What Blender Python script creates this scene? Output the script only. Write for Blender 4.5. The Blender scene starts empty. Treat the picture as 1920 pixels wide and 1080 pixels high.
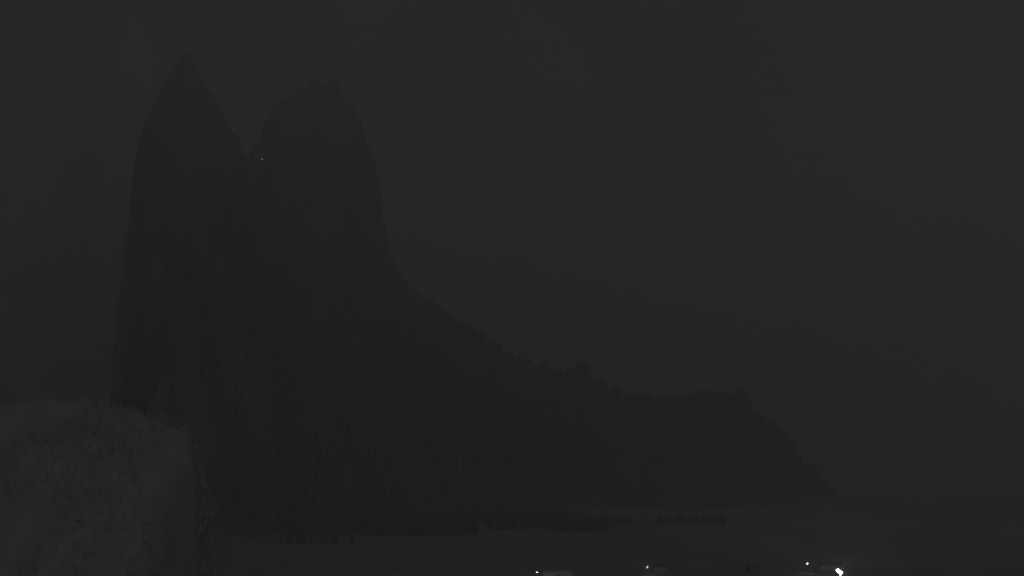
import bpy, bmesh, math, random
import numpy as np
from mathutils import Vector, Matrix

# ------------------------------------------------------------------ scene, camera
sc = bpy.context.scene
col = sc.collection
sc.render.engine = 'CYCLES'
sc.cycles.use_denoising = True
sc.cycles.use_adaptive_sampling = True
sc.cycles.adaptive_threshold = 0.03
sc.cycles.adaptive_min_samples = 12
sc.cycles.volume_bounces = 2
sc.cycles.max_bounces = 4
sc.view_settings.view_transform = 'Standard'
sc.view_settings.look = 'None'
sc.view_settings.exposure = 0.0
sc.view_settings.gamma = 1.0
sc.view_settings.use_curve_mapping = False

CAM_Z = 100.0
F = 2058.0                         # focal length in photograph pixels (50 degrees across)
PITCH = math.atan(360.0 / F)
cam_data = bpy.data.cameras.new('camera')
cam_data.sensor_width = 36.0
cam_data.lens = 36.0 * F / 1920.0
cam_data.clip_start = 0.5
cam_data.clip_end = 60000.0
cam = bpy.data.objects.new('camera', cam_data)
col.objects.link(cam)
cam.location = (0, 0, CAM_Z)
cam.rotation_euler = (math.pi / 2 + PITCH, 0, 0)
sc.camera = cam

# ------------------------------------------------------------------ night sky and moon
MOON_EL = math.radians(38)
MOON_AZ = math.radians(158)        # measured clockwise from the view direction: behind and to the right
SKY_STRENGTH = 0.0016
MOON_STRENGTH = 0.35

world = bpy.data.worlds.new('World')
sc.world = world
world.use_nodes = True
nt = world.node_tree
nt.nodes.clear()
w_out = nt.nodes.new('ShaderNodeOutputWorld')
w_bg = nt.nodes.new('ShaderNodeBackground')
w_sky = nt.nodes.new('ShaderNodeTexSky')
w_sky.sky_type = 'NISHITA'
w_sky.sun_disc = False
w_sky.sun_elevation = MOON_EL
w_sky.sun_rotation = MOON_AZ
w_sky.altitude = 900
w_sky.dust_density = 4.0
w_hsv = nt.nodes.new('ShaderNodeHueSaturation')
w_hsv.inputs['Saturation'].default_value = 0.06
# broken thin cloud: soft mottling over the whole dome
w_tc = nt.nodes.new('ShaderNodeTexCoord')
w_no = nt.nodes.new('ShaderNodeTexNoise')
w_no.inputs['Scale'].default_value = 6.0
w_no.inputs['Detail'].default_value = 9.0
w_no.inputs['Roughness'].default_value = 0.62
w_no.inputs['Distortion'].default_value = 0.4
w_mr = nt.nodes.new('ShaderNodeMapRange')
w_mr.inputs['From Min'].default_value = 0.43
w_mr.inputs['From Max'].default_value = 0.57
w_mr.inputs['To Min'].default_value = 0.1
w_mr.inputs['To Max'].default_value = 1.9
w_mul = nt.nodes.new('ShaderNodeMath'); w_mul.operation = 'MULTIPLY'
w_mul.inputs[1].default_value = SKY_STRENGTH
nt.links.new(w_tc.outputs['Generated'], w_no.inputs['Vector'])
nt.links.new(w_no.outputs['Fac'], w_mr.inputs['Value'])
nt.links.new(w_mr.outputs['Result'], w_mul.inputs[0])
nt.links.new(w_sky.outputs['Color'], w_hsv.inputs['Color'])
nt.links.new(w_hsv.outputs['Color'], w_bg.inputs['Color'])
nt.links.new(w_mul.outputs['Value'], w_bg.inputs['Strength'])
nt.links.new(w_bg.outputs['Background'], w_out.inputs['Surface'])

moon_data = bpy.data.lights.new('moon', 'SUN')
moon_data.energy = MOON_STRENGTH
moon_data.angle = math.radians(10)
moon_data.color = (0.985, 0.985, 1.0)
moon = bpy.data.objects.new('moon', moon_data)
col.objects.link(moon)
to_moon = Vector((math.sin(MOON_AZ) * math.cos(MOON_EL), math.cos(MOON_AZ) * math.cos(MOON_EL), math.sin(MOON_EL)))
moon.rotation_euler = to_moon.to_track_quat('Z', 'Y').to_euler()
moon.location = (0, -50, 400)

# ------------------------------------------------------------------ helpers
rng = np.random.RandomState(41)
_perm = rng.rand(256, 256)


def vnoise(x, y):
    xi = np.floor(x).astype(int); yi = np.floor(y).astype(int)
    fx = x - xi; fy = y - yi
    fx = fx * fx * (3 - 2 * fx); fy = fy * fy * (3 - 2 * fy)
    g = lambda a, b: _perm[a & 255, b & 255]
    return (g(xi, yi) * (1 - fx) + g(xi + 1, yi) * fx) * (1 - fy) + \
           (g(xi, yi + 1) * (1 - fx) + g(xi + 1, yi + 1) * fx) * fy


def fbm(x, y, octaves=5, gain=0.5, ridged=False):
    s = np.zeros_like(x); a = 1.0; t = 0.0
    for k in range(octaves):
        n = vnoise(x + 17.3 * k, y - 9.1 * k) * 2 - 1
        if ridged:
            n = 1 - 2 * np.abs(n)
        s += a * n; t += a
        a *= gain; x = x * 2.03; y = y * 2.03
    return s / t


def at(px, py, d):
    """World point seen at photograph pixel (px, py) standing d metres ahead."""
    u = (px - 960.0) / F
    v = (540.0 - py) / F
    c, s = math.cos(PITCH), math.sin(PITCH)
    y = c - v * s
    z = s + v * c
    k = d / y
    return Vector((u * k, d, CAM_Z + z * k))


def tag(o, label=None, category=None, group=None, kind=None):
    if label: o['label'] = label
    if category: o['category'] = category
    if group: o['group'] = group
    if kind: o['kind'] = kind
    return o


def link(name, mesh, material, parent=None):
    o = bpy.data.objects.new(name, mesh)
    col.objects.link(o)
    if material:
        mesh.materials.append(material)
    if parent:
        o.parent = parent
    return o


def empty(name, loc, rz=0.0):
    o = bpy.data.objects.new(name, None)
    o.empty_display_size = 0.5
    col.objects.link(o)
    o.location = loc
    o.rotation_euler = (0, 0, rz)
    return o


def mat(name, c1, c2, scale, rough=0.9, bump=0.0, detail=8.0, c3=None, steep=None):
    """Two-tone procedural surface; steep = colour of the steep faces (bare rock)."""
    m = bpy.data.materials.new(name)
    m.use_nodes = True
    t = m.node_tree
    b = t.nodes['Principled BSDF']
    b.inputs['Roughness'].default_value = rough
    b.inputs['Specular IOR Level'].default_value = 0.1
    tc = t.nodes.new('ShaderNodeTexCoord')
    n = t.nodes.new('ShaderNodeTexNoise')
    n.inputs['Scale'].default_value = scale
    n.inputs['Detail'].default_value = detail
    n.inputs['Roughness'].default_value = 0.6
    t.links.new(tc.outputs['Object'], n.inputs['Vector'])
    r = t.nodes.new('ShaderNodeValToRGB')
    r.color_ramp.elements[0].position = 0.35
    r.color_ramp.elements[0].color = (*c1, 1)
    r.color_ramp.elements[1].position = 0.65
    r.color_ramp.elements[1].color = (*c2, 1)
    t.links.new(n.outputs['Fac'], r.inputs['Fac'])
    out = r.outputs['Color']
    if steep:
        g = t.nodes.new('ShaderNodeNewGeometry')
        sp = t.nodes.new('ShaderNodeSeparateXYZ')
        t.links.new(g.outputs['Normal'], sp.inputs[0])
        mr = t.nodes.new('ShaderNodeMapRange')
        mr.inputs['From Min'].default_value = 0.62
        mr.inputs['From Max'].default_value = 0.78
        t.links.new(sp.outputs['Z'], mr.inputs['Value'])
        mx = t.nodes.new('ShaderNodeMixRGB')
        mx.inputs[1].default_value = (*steep, 1)
        t.links.new(mr.outputs['Result'], mx.inputs[0])
        t.links.new(out, mx.inputs[2])
        out = mx.outputs['Color']
    t.links.new(out, b.inputs['Base Color'])
    if bump:
        bp = t.nodes.new('ShaderNodeBump')
        bp.inputs['Strength'].default_value = 0.8
        bp.inputs['Distance'].default_value = bump
        t.links.new(n.outputs['Fac'], bp.inputs['Height'])
        t.links.new(bp.outputs['Normal'], b.inputs['Normal'])
    return m


def emit(name, colour, strength):
    m = bpy.data.materials.new(name)
    m.use_nodes = True
    b = m.node_tree.nodes['Principled BSDF']
    b.inputs['Base Color'].default_value = (0.8, 0.8, 0.8, 1)
    b.inputs['Emission Color'].default_value = (*colour, 1)
    b.inputs['Emission Strength'].default_value = strength
    return m


M_rock = mat('mountain_rock', (0.13, 0.13, 0.13), (0.22, 0.22, 0.21), 0.012, bump=3.0, steep=(0.16, 0.16, 0.16))
M_rock_far = mat('far_rock', (0.17, 0.17, 0.17), (0.25, 0.25, 0.25), 0.008)
M_lime = mat('pale_limestone', (0.28, 0.28, 0.277), (0.38, 0.38, 0.376), 0.03, bump=1.5, detail=12.0)
M_field = mat('dry_autumn_grass', (0.24, 0.24, 0.23), (0.36, 0.36, 0.345), 0.02, bump=0.3)
M_conifer = mat('conifer_needles', (0.08, 0.09, 0.07), (0.13, 0.14, 0.11), 0.03)
M_bush = mat('bush_leaves', (0.29, 0.29, 0.275), (0.40, 0.395, 0.38), 0.04)
M_road = mat('worn_asphalt', (0.10, 0.10, 0.10), (0.16, 0.16, 0.155), 0.3)
M_plaster = mat('pale_plaster', (0.55, 0.53, 0.49), (0.68, 0.66, 0.61), 0.8)
M_board = mat('weathered_boards', (0.20, 0.15, 0.11), (0.30, 0.23, 0.17), 1.2)
M_redwood = mat('red_stained_boards', (0.30, 0.10, 0.08), (0.40, 0.15, 0.11), 1.2)
M_tile = mat('roof_slate', (0.12, 0.11, 0.11), (0.20, 0.18, 0.17), 0.9)
M_stone = mat('hut_stone', (0.26, 0.25, 0.23), (0.38, 0.36, 0.33), 0.9)
M_steel = mat('galvanised_steel', (0.32, 0.33, 0.33), (0.45, 0.45, 0.45), 3.0, rough=0.5)
M_sheet = mat('zinc_sheet', (0.42, 0.42, 0.42), (0.55, 0.55, 0.55), 0.25, rough=0.6)
M_pane = mat('dark_glass', (0.03, 0.03, 0.035), (0.05, 0.05, 0.055), 1.0, rough=0.15)
M_trim = mat('painted_trim', (0.55, 0.54, 0.52), (0.65, 0.64, 0.62), 2.0)


# ------------------------------------------------------------------ terrain
def grid_mesh(name, xs, ys, Z, material, smooth=True):
    nx, ny = len(xs), len(ys)
    X, Y = np.meshgrid(xs, ys)
    v = np.stack([X.ravel(), Y.ravel(), Z.ravel()], 1)
    i = np.arange(nx * ny).reshape(ny, nx)
    f = np.stack([i[:-1, :-1].ravel(), i[:-1, 1:].ravel(), i[1:, 1:].ravel(), i[1:, :-1].ravel()], 1)
    me = bpy.data.meshes.new(name)
    me.vertices.add(len(v)); me.vertices.foreach_set('co', v.ravel())
    me.loops.add(f.size); me.loops.foreach_set('vertex_index', f.ravel().astype(np.int32))
    me.polygons.add(len(f)); me.polygons.foreach_set('loop_start', np.arange(0, f.size, 4, dtype=np.int32))
    me.polygons.foreach_set('use_smooth', np.full(len(f), smooth))
    me.update(); me.validate()
    return link(name, me, material)


def ground_h(X, Y):
    """Hillside below the camera falling to a flat valley floor that rises gently ahead."""
    slope = 93.0 - 0.118 * np.maximum(Y, 0) + 0.06 * np.maximum(-Y, 0)
    k = 14.0
    z = k * np.logaddexp(0, slope / k)                 # soft landing on the valley floor
    far = np.maximum(Y - 1500, 0)
    z = z + 0.02 * far
    z = z + fbm(X / 160.0, Y / 160.0, 4) * 3.0 * np.clip((Y - 150) / 500, 0, 1)
    return z


xs = np.concatenate([np.arange(-9000, -1200, 200), np.arange(-1200, 1200, 12), np.arange(1200, 9001, 200)])
ys = np.concatenate([np.arange(-1500, 0, 100), np.arange(0, 2400, 12), np.arange(2400, 11001, 200)])
GX, GY = np.meshgrid(xs.astype(float), ys.astype(float))
ground = grid_mesh('ground', xs.astype(float), ys.astype(float), ground_h(GX, GY), M_field)
tag(ground, kind='structure')


def gz(x, y):
    return float(ground_h(np.array([[float(x)]]), np.array([[float(y)]]))[0, 0])


def ridge(points, d, rough=5.0):
    """Ridge line from outline points: returns (x -> crest height) samples at depth d."""
    r = random.Random(int(d) + len(points))
    fine = []
    for (x0, y0), (x1, y1) in zip(points, points[1:]):       # break the line into ledges and notches
        m = max(1, int(math.hypot(x1 - x0, y1 - y0) / 9))
        for k in range(m):
            j = rough if (k or m == 1) else rough * 0.4
            fine.append((x0 + (x1 - x0) * k / m + r.uniform(-j, j), y0 + (y1 - y0) * k / m + r.uniform(-j, j)))
    fine.append(points[-1])
    P = [at(px, py, d) for px, py in fine]
    P.sort(key=lambda q: q.x)
    return np.array([p.x for p in P]), np.array([p.z for p in P])


def ridge_height(X, Y, pts, d, front, back, wig=60.0, seed=0.0, crag=10.0, gully=60.0, xc=0.0, taper=0.0, rough=5.0):
    """Crest with flanks; the flanks narrow towards xc going down, so the massif stands as a pyramid."""
    px, pz = ridge(pts, d, rough)
    Xt = xc + (X - xc) * (1.0 + taper * np.abs(Y - d))
    jx = Xt + fbm(X / 60 + seed, Y / 240 + 3, 4, 0.6) * crag * 0.5
    crest = np.interp(jx, px, pz, left=-400, right=-400) + fbm(Xt / 38 + seed, Y / 900 + seed, 5, 0.62) * crag * 1.2
    yr = d + fbm(X / 420 + seed, X * 0 + seed, 3) * wig
    t = Y - yr
    dist = np.where(t < 0, -t * front, t * back)
    # gullies and buttresses that deepen away from the crest
    g = fbm(X / 210 + seed, Y / 520 + seed, 5, 0.55, ridged=True)
    h = crest - dist * (1.0 - 0.28 * g) - gully * np.clip(dist / 500, 0, 1) * (0.5 - 0.5 * g)
    h += fbm(X / 45 + seed, Y / 45, 4, 0.55) * crag * np.clip(dist / 30, 0.45, 1.6)
    # broken ledges and blocks
    h += fbm(X / 120 - seed, Y / 90 + seed, 6, 0.62, ridged=True) * crag * 1.6 * np.clip(dist / 60, 0.2, 1.0)
    h += (fbm(X / 26 + 2 * seed, Y / 30, 3, 0.6)) * crag * 0.7
    return h


R_left = [(196, 1000), (214, 760), (228, 600), (230, 470), (233, 372), (248, 300), (265, 250), (282, 205), (300, 165), (318, 138),
          (334, 118), (345, 103), (356, 121), (372, 150), (395, 190), (415, 222), (432, 248), (455, 290), (480, 330),
          (560, 420), (700, 560), (900, 720), (1100, 860)]
R_right = [(360, 450), (430, 345), (480, 280), (498, 240), (512, 210), (540, 180), (572, 162), (596, 138), (610, 158),
           (625, 147), (640, 172), (652, 195), (668, 210), (680, 245), (695, 280), (706, 320), (712, 360), (717, 430),
           (735, 490), (760, 525), (800, 558), (860, 600), (905, 630), (960, 668), (1000, 690), (1060, 694), (1095, 682),
           (1115, 715), (1160, 742), (1200, 750), (1250, 748), (1300, 745), (1345, 742), (1392, 735), (1415, 765), (1450, 800), (1520, 880), (1600, 960)]
R_spur = [(250, 620), (330, 480), (400, 380), (450, 306), (475, 272), (490, 257), (505, 270), (540, 320), (600, 415), (680, 530),
          (800, 660), (950, 780), (1050, 860)]
xs = np.arange(-1500, 1300, 9.0)
ys = np.arange(1500, 4300, 12.0)
X, Y = np.meshgrid(xs, ys)
H = np.maximum.reduce([
    ridge_height(X, Y, R_left, 3000, 1.15, 1.3, 60, 0.0, crag=13, xc=-320, taper=0.0007),
    ridge_height(X, Y, R_right, 3300, 1.0, 1.3, 70, 5.7, crag=15, xc=-100, taper=0.0002),
    ridge_height(X, Y, R_spur, 2650, 0.95, 0.7, 40, 11.3, crag=9, xc=-420, taper=0.0006)])
H_main = np.maximum(H, -60)
XS_main, YS_main = xs, ys
mountain = grid_mesh('mountain', xs, ys, H_main, M_rock)
tag(mountain, kind='structure')

R_far = [(-420, 800), (-250, 700), (-120, 610), (-40, 540), (30, 470), (72, 400), (104, 325), (126, 246), (150, 210), (165, 180), (188, 138), (207, 104),
         (226, 48), (240, 14), (256, 40), (286, 88), (330, 180), (400, 300), (520, 470), (700, 640)]
xs = np.arange(-4300, -200, 18.0)
ys = np.arange(4100, 7000, 24.0)
X, Y = np.meshgrid(xs, ys)
H = np.maximum(ridge_height(X, Y, R_far, 5400, 2.3, 1.2, 80, 21.0, crag=18, xc=-1500, taper=0.0004), -20)
far_mountain = grid_mesh('mountain', xs, ys, H, M_rock_far)
tag(far_mountain, kind='structure')

R_dist = [(700, 860), (850, 820), (1000, 800), (1150, 775), (1250, 760), (1330, 750), (1390, 736), (1430, 742), (1500, 733), (1545, 738), (1566, 742),
          (1590, 758), (1640, 764), (1720, 768), (1800, 762), (1860, 772), (1920, 778), (2100, 790), (2300, 760), (2600, 800), (3000, 780)]
xs = np.arange(-900, 7000, 30.0)
ys = np.arange(4700, 8400, 40.0)
X, Y = np.meshgrid(xs, ys)
H = np.maximum(ridge_height(X, Y, R_dist, 6800, 0.42, 0.5, 200, 33.0, crag=14, gully=40, rough=2.0), 20)
ridge_obj = grid_mesh('hills', xs, ys, H, M_rock_far)
tag(ridge_obj, kind='structure')

# pale crag at the lower left
R_crag = [(-900, 640), (-600, 660), (-300, 700), (-100, 735), (60, 748), (165, 746), (200, 760), (230, 762), (270, 778), (300, 782), (330, 800),
          (346, 800), (356, 826), (362, 880), (364, 960), (368, 1120), (374, 1300)]
xs = np.arange(-820, -150, 3.0)
ys = np.arange(640, 1300, 4.0)
X, Y = np.meshgrid(xs, ys)
H = ridge_height(X, Y, R_crag, 900, 1.15, 0.55, 26, 44.0, crag=7, gully=20, xc=-420, taper=0.0006, rough=4.0)
H = np.maximum(H, ground_h(X, Y) - 12)
XS_crag, YS_crag, H_crag = xs, ys, H
crag = grid_mesh('rocky_hill', xs, ys, H, M_lime)
tag(crag, kind='structure')


# ------------------------------------------------------------------ vegetation too far off to count
def sample(xs, ys, H, x, y):
    i = np.clip(((x - xs[0]) / (xs[1] - xs[0])).astype(int), 0, len(xs) - 1)
    j = np.clip(((y - ys[0]) / (ys[1] - ys[0])).astype(int), 0, len(ys) - 1)
    return H[j, i]


def conifer_mass(name, pos, heights, material):
    """Many small conifers, each two ragged skirts, as one far-off wood."""
    n = len(pos)
    seg = 6
    tv, tf = [], []
    for (z0, z1, r) in ((0.08, 0.62, 0.2), (0.42, 1.0, 0.13)):
        b = len(tv)
        for k in range(seg):
            a = 2 * math.pi * k / seg
            rr = r * (1.15 if k % 2 else 0.8)
            tv.append((rr * math.cos(a), rr * math.sin(a), z0 + (0.03 if k % 2 else 0)))
        tv.append((0, 0, z1))
        for k in range(seg):
            tf.append((b + k, b + (k + 1) % seg, b + seg))
    tv = np.array(tv); tf = np.array(tf)
    a = rng.rand(n) * 6.28
    ca, sa = np.cos(a), np.sin(a)
    V = np.empty((n, len(tv), 3))
    V[:, :, 0] = (tv[None, :, 0] * ca[:, None] - tv[None, :, 1] * sa[:, None]) * heights[:, None] + pos[:, 0:1]
    V[:, :, 1] = (tv[None, :, 0] * sa[:, None] + tv[None, :, 1] * ca[:, None]) * heights[:, None] + pos[:, 1:2]
    V[:, :, 2] = tv[None, :, 2] * heights[:, None] + pos[:, 2:3]
    Fc = (tf[None] + (np.arange(n) * len(tv))[:, None, None]).reshape(-1, 3)
    V = V.reshape(-1, 3)
    me = bpy.data.meshes.new(name)
    me.vertices.add(len(V)); me.vertices.foreach_set('co', V.ravel())
    me.loops.add(Fc.size); me.loops.foreach_set('vertex_index', Fc.ravel().astype(np.int32))
    me.polygons.add(len(Fc)); me.polygons.foreach_set('loop_start', np.arange(0, Fc.size, 3, dtype=np.int32))
    me.update(); me.validate()
    return link(name, me, material)


n = 95000
x = rng.uniform(-1200, 1250, n); y = rng.uniform(1900, 3700, n)
z = sample(XS_main, YS_main, H_main, x, y)
dz = np.abs(sample(XS_main, YS_main, H_main, x + 12, y) - sample(XS_main, YS_main, H_main, x - 12, y)) / 24
keep = (z > gz(0, 2000)) & (z < 560 + 260 * fbm(x / 200, y / 200, 4) - 160 * rng.rand(n) ** 2) & (dz < 1.7) & (fbm(x / 90, y / 90, 3) > -0.42)
pos = np.stack([x, y, z - 1.5], 1)[keep]
# stands of trees straying out over the valley floor at the mountain's foot
n = 9000
x = rng.uniform(-900, 420, n); y = 1420 + 900 * np.sqrt(rng.rand(n))
keep = fbm(x / 130, y / 130, 4) + 0.35 * (y - 1500) / 700 - 0.75 * np.clip((x + 250) / 650, 0, 1) - 0.5 * (y < 1680) > 0.16
z = np.maximum(ground_h(x[None], y[None])[0], sample(XS_main, YS_main, H_main, x, np.maximum(y, 1501)))
pos = np.concatenate([pos, np.stack([x, y, z - 0.6], 1)[keep]])
wood = conifer_mass('forest', pos, rng.uniform(9, 25, len(pos)), M_conifer)
tag(wood, label='dark conifer forest covering the lower slopes and foot of the twin-peaked mountain', category='forest', kind='stuff')

n = 42000
x = rng.uniform(-800, -170, n); y = rng.uniform(700, 1050, n)
z = sample(XS_crag, YS_crag, H_crag, x, y)
keep = (z > ground_h(x[None], y[None])[0] + 1) & (fbm(x / 45, y / 45, 4) > -0.25)
pos = np.stack([x, y, z - 0.3], 1)[keep]
scrub = conifer_mass('scrub_wood', pos, rng.uniform(0.25, 1.0, len(pos)) ** 3 * 8.0 + 0.8, M_bush)
tag(scrub, label='pale scrubby wood covering the near hill at lower left', category='wood', kind='stuff')


# ------------------------------------------------------------------ mesh pieces
def box_bm(bm, cx, cy, cz, sx, sy, sz, bevel=0.0, rot=None):
    r = bmesh.ops.create_cube(bm, size=1.0)
    vs = r['verts']
    bmesh.ops.scale(bm, vec=(sx, sy, sz), verts=vs)
    if rot is not None:
        bmesh.ops.rotate(bm, cent=(0, 0, 0), matrix=rot, verts=vs)
    bmesh.ops.translate(bm, vec=(cx, cy, cz), verts=vs)
    if bevel:
        es = list({e for v in vs for e in v.link_edges})
        bmesh.ops.bevel(bm, geom=es, offset=bevel, segments=2, affect='EDGES')
    return vs


def tube_bm(bm, path, radii, seg=10):
    rings = []
    for i, p in enumerate(path):
        p = Vector(p)
        a = Vector(path[max(i - 1, 0)]); b = Vector(path[min(i + 1, len(path) - 1)])
        q = (b - a).normalized().to_track_quat('Z', 'Y').to_matrix()
        rings.append([bm.verts.new(p + q @ Vector((radii[i] * math.cos(2 * math.pi * k / seg), radii[i] * math.sin(2 * math.pi * k / seg), 0)))
                      for k in range(seg)])
    for r0, r1 in zip(rings, rings[1:]):
        for k in range(seg):
            bm.faces.new((r0[k], r0[(k + 1) % seg], r1[(k + 1) % seg], r1[k]))
    bm.faces.new(rings[0][::-1]); bm.faces.new(rings[-1])


def build(name, fn, material, parent):
    bm = bmesh.new()
    fn(bm)
    me = bpy.data.meshes.new(name)
    bm.normal_update()
    bm.to_mesh(me); bm.free()
    return link(name, me, material, parent)


# ------------------------------------------------------------------ village lane under the lamps
def lane(points, width):
    vs, fs = [], []
    P = []
    for (x0, y0), (x1, y1) in zip(points, points[1:]):
        m = max(2, int(math.hypot(x1 - x0, y1 - y0) / 8))
        P += [(x0 + (x1 - x0) * k / m, y0 + (y1 - y0) * k / m) for k in range(m)]
    P.append(points[-1])
    W = 5
    for i, (x, y) in enumerate(P):
        a = P[max(i - 1, 0)]; b = P[min(i + 1, len(P) - 1)]
        t = Vector((b[0] - a[0], b[1] - a[1])).normalized()
        nx, ny = -t.y, t.x
        for k in range(W):
            s = (k / (W - 1) - 0.5) * width
            vs.append((x + nx * s, y + ny * s, 0))
    zz = ground_h(np.array([[v[0] for v in vs]]), np.array([[v[1] for v in vs]]))[0] + 0.35
    vs = [(v[0], v[1], float(q)) for v, q in zip(vs, zz)]
    for i in range(len(P) - 1):
        for k in range(W - 1):
            a = i * W + k
            fs.append((a, a + 1, a + W + 1, a + W))
    me = bpy.data.meshes.new('road')
    me.from_pydata(vs, [], fs); me.update()
    o = link('road', me, M_road)
    tag(o, kind='structure')
    return o


lane([(-520, 1080), (-100, 1145), (60, 1180), (200, 1215), (420, 1235), (760, 1260)], 6.0)


# ------------------------------------------------------------------ added valley plots, their pale colour standing in for brightening at right
M_brightened = [mat('brightened_ground', tuple(k * 0.82 for k in c), c, 0.06, bump=0.15) for c in ((0.40, 0.40, 0.385), (0.37, 0.37, 0.355), (0.43, 0.43, 0.415))]


def brightened_plot(x0, x1, y0, y1, skew, m):
    nx, ny = max(2, int((x1 - x0) / 10)), max(2, int((y1 - y0) / 10))
    u, v = np.meshgrid(np.linspace(0, 1, nx), np.linspace(0, 1, ny))
    X = x0 + (x1 - x0) * u + skew * v
    Y = y0 + (y1 - y0) * v + 0.1 * (X - x0)
    Z = ground_h(X, Y) + 0.3
    vs = np.stack([X.ravel(), Y.ravel(), Z.ravel()], 1).tolist()
    fs = [(j * nx + i, j * nx + i + 1, (j + 1) * nx + i + 1, (j + 1) * nx + i) for j in range(ny - 1) for i in range(nx - 1)]
    me = bpy.data.meshes.new('brightened_plot')
    me.from_pydata(vs, [], fs); me.update()
    tag(link('brightened_plot', me, m), kind='structure')


for k, (x0, x1, y0, y1, sk) in enumerate([(330, 480, 1300, 1520, 30), (490, 640, 1290, 1600, 40), (660, 900, 1300, 1560, 50), (250, 420, 1560, 1850, 40),
                                          (470, 720, 1640, 1950, 60), (760, 1100, 1600, 1990, 60), (380, 800, 1990, 2350, 60), (880, 1400, 2050, 2400, 60)]):
    brightened_plot(x0, x1, y0, y1, sk, M_brightened[k % 3])

# ------------------------------------------------------------------ street lamps
def street_lamp(px, py, d, label, head_len, lens_strength, power, arm_dir, tint, tilt=0.0):
    """Column, curved arm and lantern; the lantern's lit lens stands at the pixel's direction, d metres off."""
    p = at(px, py, d)
    g = gz(p.x, p.y)
    h = p.z - g
    t = empty('street_lamp', (p.x, p.y, g))
    tag(t, label, 'street lamp', 'lit street lamps in the valley')
    sx = arm_dir
    reach = 1.4
    def column(bm):
        tube_bm(bm, [(-sx * reach, 0, -0.6), (-sx * reach, 0, 0.9), (-sx * reach, 0, 1.0), (-sx * reach, 0, h - 0.6)], [0.11, 0.11, 0.08, 0.05])
    build('column', column, M_steel, t)
    def arm(bm):
        tube_bm(bm, [(-sx * reach, 0, h - 0.65), (-sx * reach * 0.93, 0, h - 0.2), (-sx * reach * 0.6, 0, h + 0.12), (-sx * 0.25, 0, h + 0.2)], [0.05, 0.045, 0.04, 0.04], 8)
    build('arm', arm, M_steel, t)
    rot = Matrix.Rotation(tilt, 3, 'Y')
    def head(bm):
        box_bm(bm, 0, 0, h + 0.17, head_len * 1.15, 0.42, 0.14, 0.05, rot)
    hd = build('lantern', head, M_steel, t)
    def lens(bm):
        r = bmesh.ops.create_uvsphere(bm, u_segments=14, v_segments=8, radius=0.5)
        bmesh.ops.scale(bm, vec=(head_len, 0.5, 0.6), verts=r['verts'])
        bmesh.ops.rotate(bm, cent=(0, 0, 0), matrix=rot, verts=r['verts'])
        bmesh.ops.translate(bm, vec=(0, 0, h), verts=r['verts'])
    build('lens', lens, emit('lamp_glow', tint, lens_strength), hd)
    ld = bpy.data.lights.new('lamp_light', 'POINT')
    ld.energy = power
    ld.color = tint
    ld.shadow_soft_size = 0.3
    lo = bpy.data.objects.new('lamp_light', ld)
    col.objects.link(lo)
    lo.parent = t
    lo.location = (0, 0, h - 0.55)
    return t


street_lamp(1007, 1073, 1160, 'small white street lamp cut by the bottom edge, leftmost of the lights below', 1.0, 16.0, 1500, 1, (0.95, 1.0, 0.93))
street_lamp(1214, 1063, 1200, 'small white street lamp below the right end of the mountain, second light from left', 0.9, 14.0, 900, -1, (1.0, 0.95, 0.92))
street_lamp(1514, 1057, 1220, 'small white street lamp just up-left of the brightest light', 1.25, 26.0, 1000, 1, (0.97, 1.0, 0.93))


# the strong floodlight on a tall mast on the slope below the camera
def floodlight():
    p = at(1574, 1072, 200)
    g = gz(p.x, p.y)
    h = p.z - g
    t = empty('floodlight_mast', (p.x, p.y, g))
    tag(t, 'brightest light, warm white floodlight on a mast at the bottom edge right of centre', 'floodlight')
    def mast(bm):
        tube_bm(bm, [(0.25, 0.35, -1), (0.25, 0.35, 1.2), (0.25, 0.35, 1.3), (0.25, 0.35, h - 0.5)], [0.18, 0.18, 0.13, 0.09], 12)
    build('mast', mast, M_steel, t)
    def bracket(bm):
        tube_bm(bm, [(0.25, 0.35, h - 0.55), (0.12, 0.28, h - 0.2), (0.0, 0.2, h)], [0.05, 0.05, 0.05], 8)
    build('bracket', bracket, M_steel, t)
    tilt = Matrix.Rotation(math.radians(40), 3, 'Y')
    def housing(bm):
        box_bm(bm, 0, 0.14, h, 1.2, 0.2, 0.5, 0.06, tilt)
    hs = build('housing', housing, M_steel, t)
    def lens(bm):
        # lamp's smeared glare put into a pear-shaped glass: wide rounded head at the upper left, narrowing to the lower right
        n = 28
        front, rim = [], []
        for k in range(n):
            a = 2 * math.pi * k / n
            xx = 0.6 * math.cos(a)
            w = 0.21 * (1.0 - 0.5 * (xx / 0.6))
            zz = w * math.sin(a)
            q = tilt @ Vector((xx, 0, zz))
            rim.append(bm.verts.new((q.x, 0.05, h + q.z)))
            q = tilt @ Vector((xx * 0.86, 0, zz * 0.86))
            front.append(bm.verts.new((q.x, -0.05, h + q.z)))
        for k in range(n):
            bm.faces.new((rim[k], rim[(k + 1) % n], front[(k + 1) % n], front[k]))
        bm.faces.new(front)
    build('lens', lens, emit('floodlight_glow', (1.0, 0.92, 0.66), 1.35), hs)
    ld = bpy.data.lights.new('floodlight_light', 'POINT')
    ld.energy = 1900
    ld.color = (1.0, 0.93, 0.8)
    ld.shadow_soft_size = 0.3
    lo = bpy.data.objects.new('floodlight_light', ld)
    col.objects.link(lo)
    lo.parent = t
    lo.location = (0, -0.5, h)


floodlight()


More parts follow.
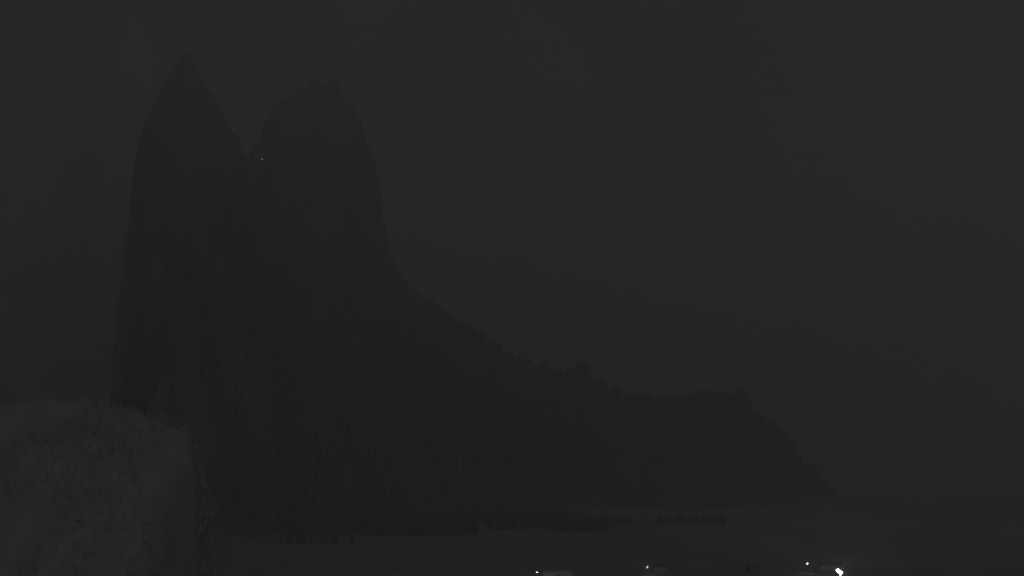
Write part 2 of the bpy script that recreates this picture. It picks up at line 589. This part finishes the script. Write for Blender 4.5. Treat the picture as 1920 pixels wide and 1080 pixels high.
# ------------------------------------------------------------------ buildings caught by the lamplight
def house(name, px, py, d, w, dep, eave, rise, rz, wall_m, label, category, big_door=False):
    """Gabled building; (px, py) is the ridge's middle."""
    p = at(px, py, d)
    g = min(gz(p.x + a, p.y + b) for a in (-w / 2, w / 2) for b in (-dep / 2, dep / 2))
    t = empty(name, (p.x, p.y, g), rz)
    tag(t, label, category)
    def wall(bm):
        pts = [(-dep / 2, 0), (dep / 2, 0), (dep / 2, eave), (0, eave + rise), (-dep / 2, eave)]
        a = [bm.verts.new((-w / 2, y, z - (1.0 if z == 0 else 0))) for y, z in pts]
        b = [bm.verts.new((w / 2, y, z - (1.0 if z == 0 else 0))) for y, z in pts]
        bm.faces.new(a); bm.faces.new(b[::-1])
        for k in range(5):
            bm.faces.new((a[k], b[k], b[(k + 1) % 5], a[(k + 1) % 5]))
        bmesh.ops.recalc_face_normals(bm, faces=bm.faces)
    build('wall', wall, wall_m, t)
    def roof(bm):
        L = math.hypot(dep / 2, rise)
        ang = math.atan2(rise, dep / 2)
        for s in (-1, 1):
            box_bm(bm, 0, s * (dep / 4 + 0.15), eave + rise / 2 + 0.1, w + 1.2, L + 0.9, 0.2, 0, Matrix.Rotation(-s * ang, 3, 'X'))
    rf = build('roof', roof, M_sheet if big_door else M_tile, t)
    if not big_door:
        build('chimney', lambda bm: box_bm(bm, w * 0.2, dep * 0.12, eave + rise + 0.3, 0.7, 0.7, 1.8), M_plaster, rf)
    dw = 3.4 if big_door else 1.0
    dh = 3.2 if big_door else 2.1
    dr = build('door', lambda bm: box_bm(bm, -w * 0.05, -dep / 2 - 0.03, dh / 2, dw, 0.12, dh), M_board, t)
    build('handle', lambda bm: box_bm(bm, -w * 0.05 + dw * 0.4, -dep / 2 - 0.12, 1.05, 0.05, 0.08, 0.16), M_steel, dr)
    for fx in ((-0.36, 0.34) if big_door else (-0.36, -0.2, 0.2, 0.36)):
        for zc in ((eave * 0.6,) if eave < 4.5 else (1.6, 4.2)):
            f = build('window', lambda bm: box_bm(bm, fx * w, -dep / 2 - 0.02, zc, 1.15, 0.1, 1.25), M_trim, t)
            build('pane', lambda bm: box_bm(bm, fx * w, -dep / 2 - 0.08, zc, 0.9, 0.03, 1.0), M_pane, f)
    return t


house('barn', 1046, 1066, 1182, 28, 11, 3.2, 2.2, math.radians(12), M_plaster, 'long pale barn dimly lit just right of the leftmost lamp at the bottom edge', 'barn', True)
house('house', 1238, 1036, 1260, 13, 10, 5.6, 3.2, math.radians(-14), M_plaster, 'faint grey house up-right of the second lamp from the left', 'house')
red_house = house('house', 1411, 1057, 1240, 11, 9, 5.4, 3.0, math.radians(8), M_redwood, 'dim reddish house between the two middle lamps at the bottom', 'house')
house('house', 1556, 1040, 1270, 24, 11, 5.8, 3.4, math.radians(-5), M_plaster, 'long faint building above the brightest light at the bottom right', 'house')


wl = build('wall_lamp', lambda bm: box_bm(bm, 0.9, -4.75, 3.0, 0.22, 0.4, 0.3, 0.04), emit('wall_lamp_glow', (1.0, 0.45, 0.3), 0.25), red_house)
ld = bpy.data.lights.new('wall_lamp_light', 'POINT')
ld.energy = 12
ld.color = (1.0, 0.7, 0.62)
ld.shadow_soft_size = 0.15
lo = bpy.data.objects.new('wall_lamp_light', ld)
col.objects.link(lo)
lo.parent = red_house
lo.location = (0.9, -6.6, 3.2)


# ------------------------------------------------------------------ hut with a lit window below the notch between the peaks
def hut():
    p = at(491.5, 298, 2560)
    j = int((p.x - XS_main[0]) / 9.0)
    # nearest spot on the mountain along that line of sight
    best = None
    for d in range(2200, 2900, 4):
        q = at(491.5, 300.5, d)
        zz = float(sample(XS_main, YS_main, H_main, np.array([q.x]), np.array([q.y]))[0])
        if zz >= q.z:
            best = q
            break
    p = best or p
    t = empty('mountain_hut', (p.x, p.y - 2.0, p.z - 1.0))
    tag(t, 'lone mountain hut with a lit window below the notch between the two peaks', 'hut')
    w, dep, e, r = 8.0, 6.0, 4.4, 2.6
    def wall(bm):
        pts = [(-w / 2, -9), (w / 2, -9), (w / 2, e), (0, e + r), (-w / 2, e)]
        a = [bm.verts.new((x, -dep / 2, z)) for x, z in pts]
        b = [bm.verts.new((x, dep / 2 + 4, z)) for x, z in pts]
        bm.faces.new(a); bm.faces.new(b[::-1])
        for k in range(5):
            bm.faces.new((a[k], b[k], b[(k + 1) % 5], a[(k + 1) % 5]))
        bmesh.ops.recalc_face_normals(bm, faces=bm.faces)
    build('wall', wall, M_stone, t)
    def roof(bm):
        L = math.hypot(w / 2, r)
        ang = math.atan2(r, w / 2)
        for s in (-1, 1):
            box_bm(bm, s * (w / 4 + 0.12), 2, e + r / 2 + 0.1, L + 0.7, dep + 5, 0.2, 0, Matrix.Rotation(s * ang, 3, 'Y'))
    build('roof', roof, M_tile, t)
    build('door', lambda bm: box_bm(bm, -2.2, -dep / 2 - 0.05, 1.05, 1.1, 0.12, 2.1), M_board, t)
    f = build('window', lambda bm: box_bm(bm, 0.9, -dep / 2 - 0.03, 2.3, 3.2, 0.1, 2.0), M_trim, t)
    build('pane', lambda bm: box_bm(bm, 0.9, -dep / 2 - 0.1, 2.3, 2.9, 0.05, 1.7), emit('window_glow', (1.0, 1.0, 0.98), 0.75), f)


hut()

# ------------------------------------------------------------------ even haze volume added to lift the dark tones across the valley
hz = bpy.data.materials.new('dark_lifting_haze')
hz.use_nodes = True
ht = hz.node_tree
ht.nodes.clear()
ho = ht.nodes.new('ShaderNodeOutputMaterial')
hv = ht.nodes.new('ShaderNodeVolumePrincipled')
hv.inputs['Color'].default_value = (0.93, 0.93, 0.95, 1)
hv.inputs['Density'].default_value = 0.0004
hv.inputs['Anisotropy'].default_value = 0.3
ht.links.new(hv.outputs['Volume'], ho.inputs['Volume'])
top = 40.0 + max(float(v.co.z) for o in (mountain, far_mountain, ridge_obj) for v in o.data.vertices)
haze = build('haze', lambda bm: box_bm(bm, 0, 4750, (top - 60) / 2, 18400, 12900, top + 60), hz, None)
bot = min(float(v.co.z) for o in (mountain, far_mountain, ridge_obj, ground, crag) for v in o.data.vertices)
for v in haze.data.vertices:
    if v.co.z < 100:
        v.co.z = bot - 1.0
tag(haze, label='even haze added to lift the dark tones of the whole valley', category='haze', kind='stuff')
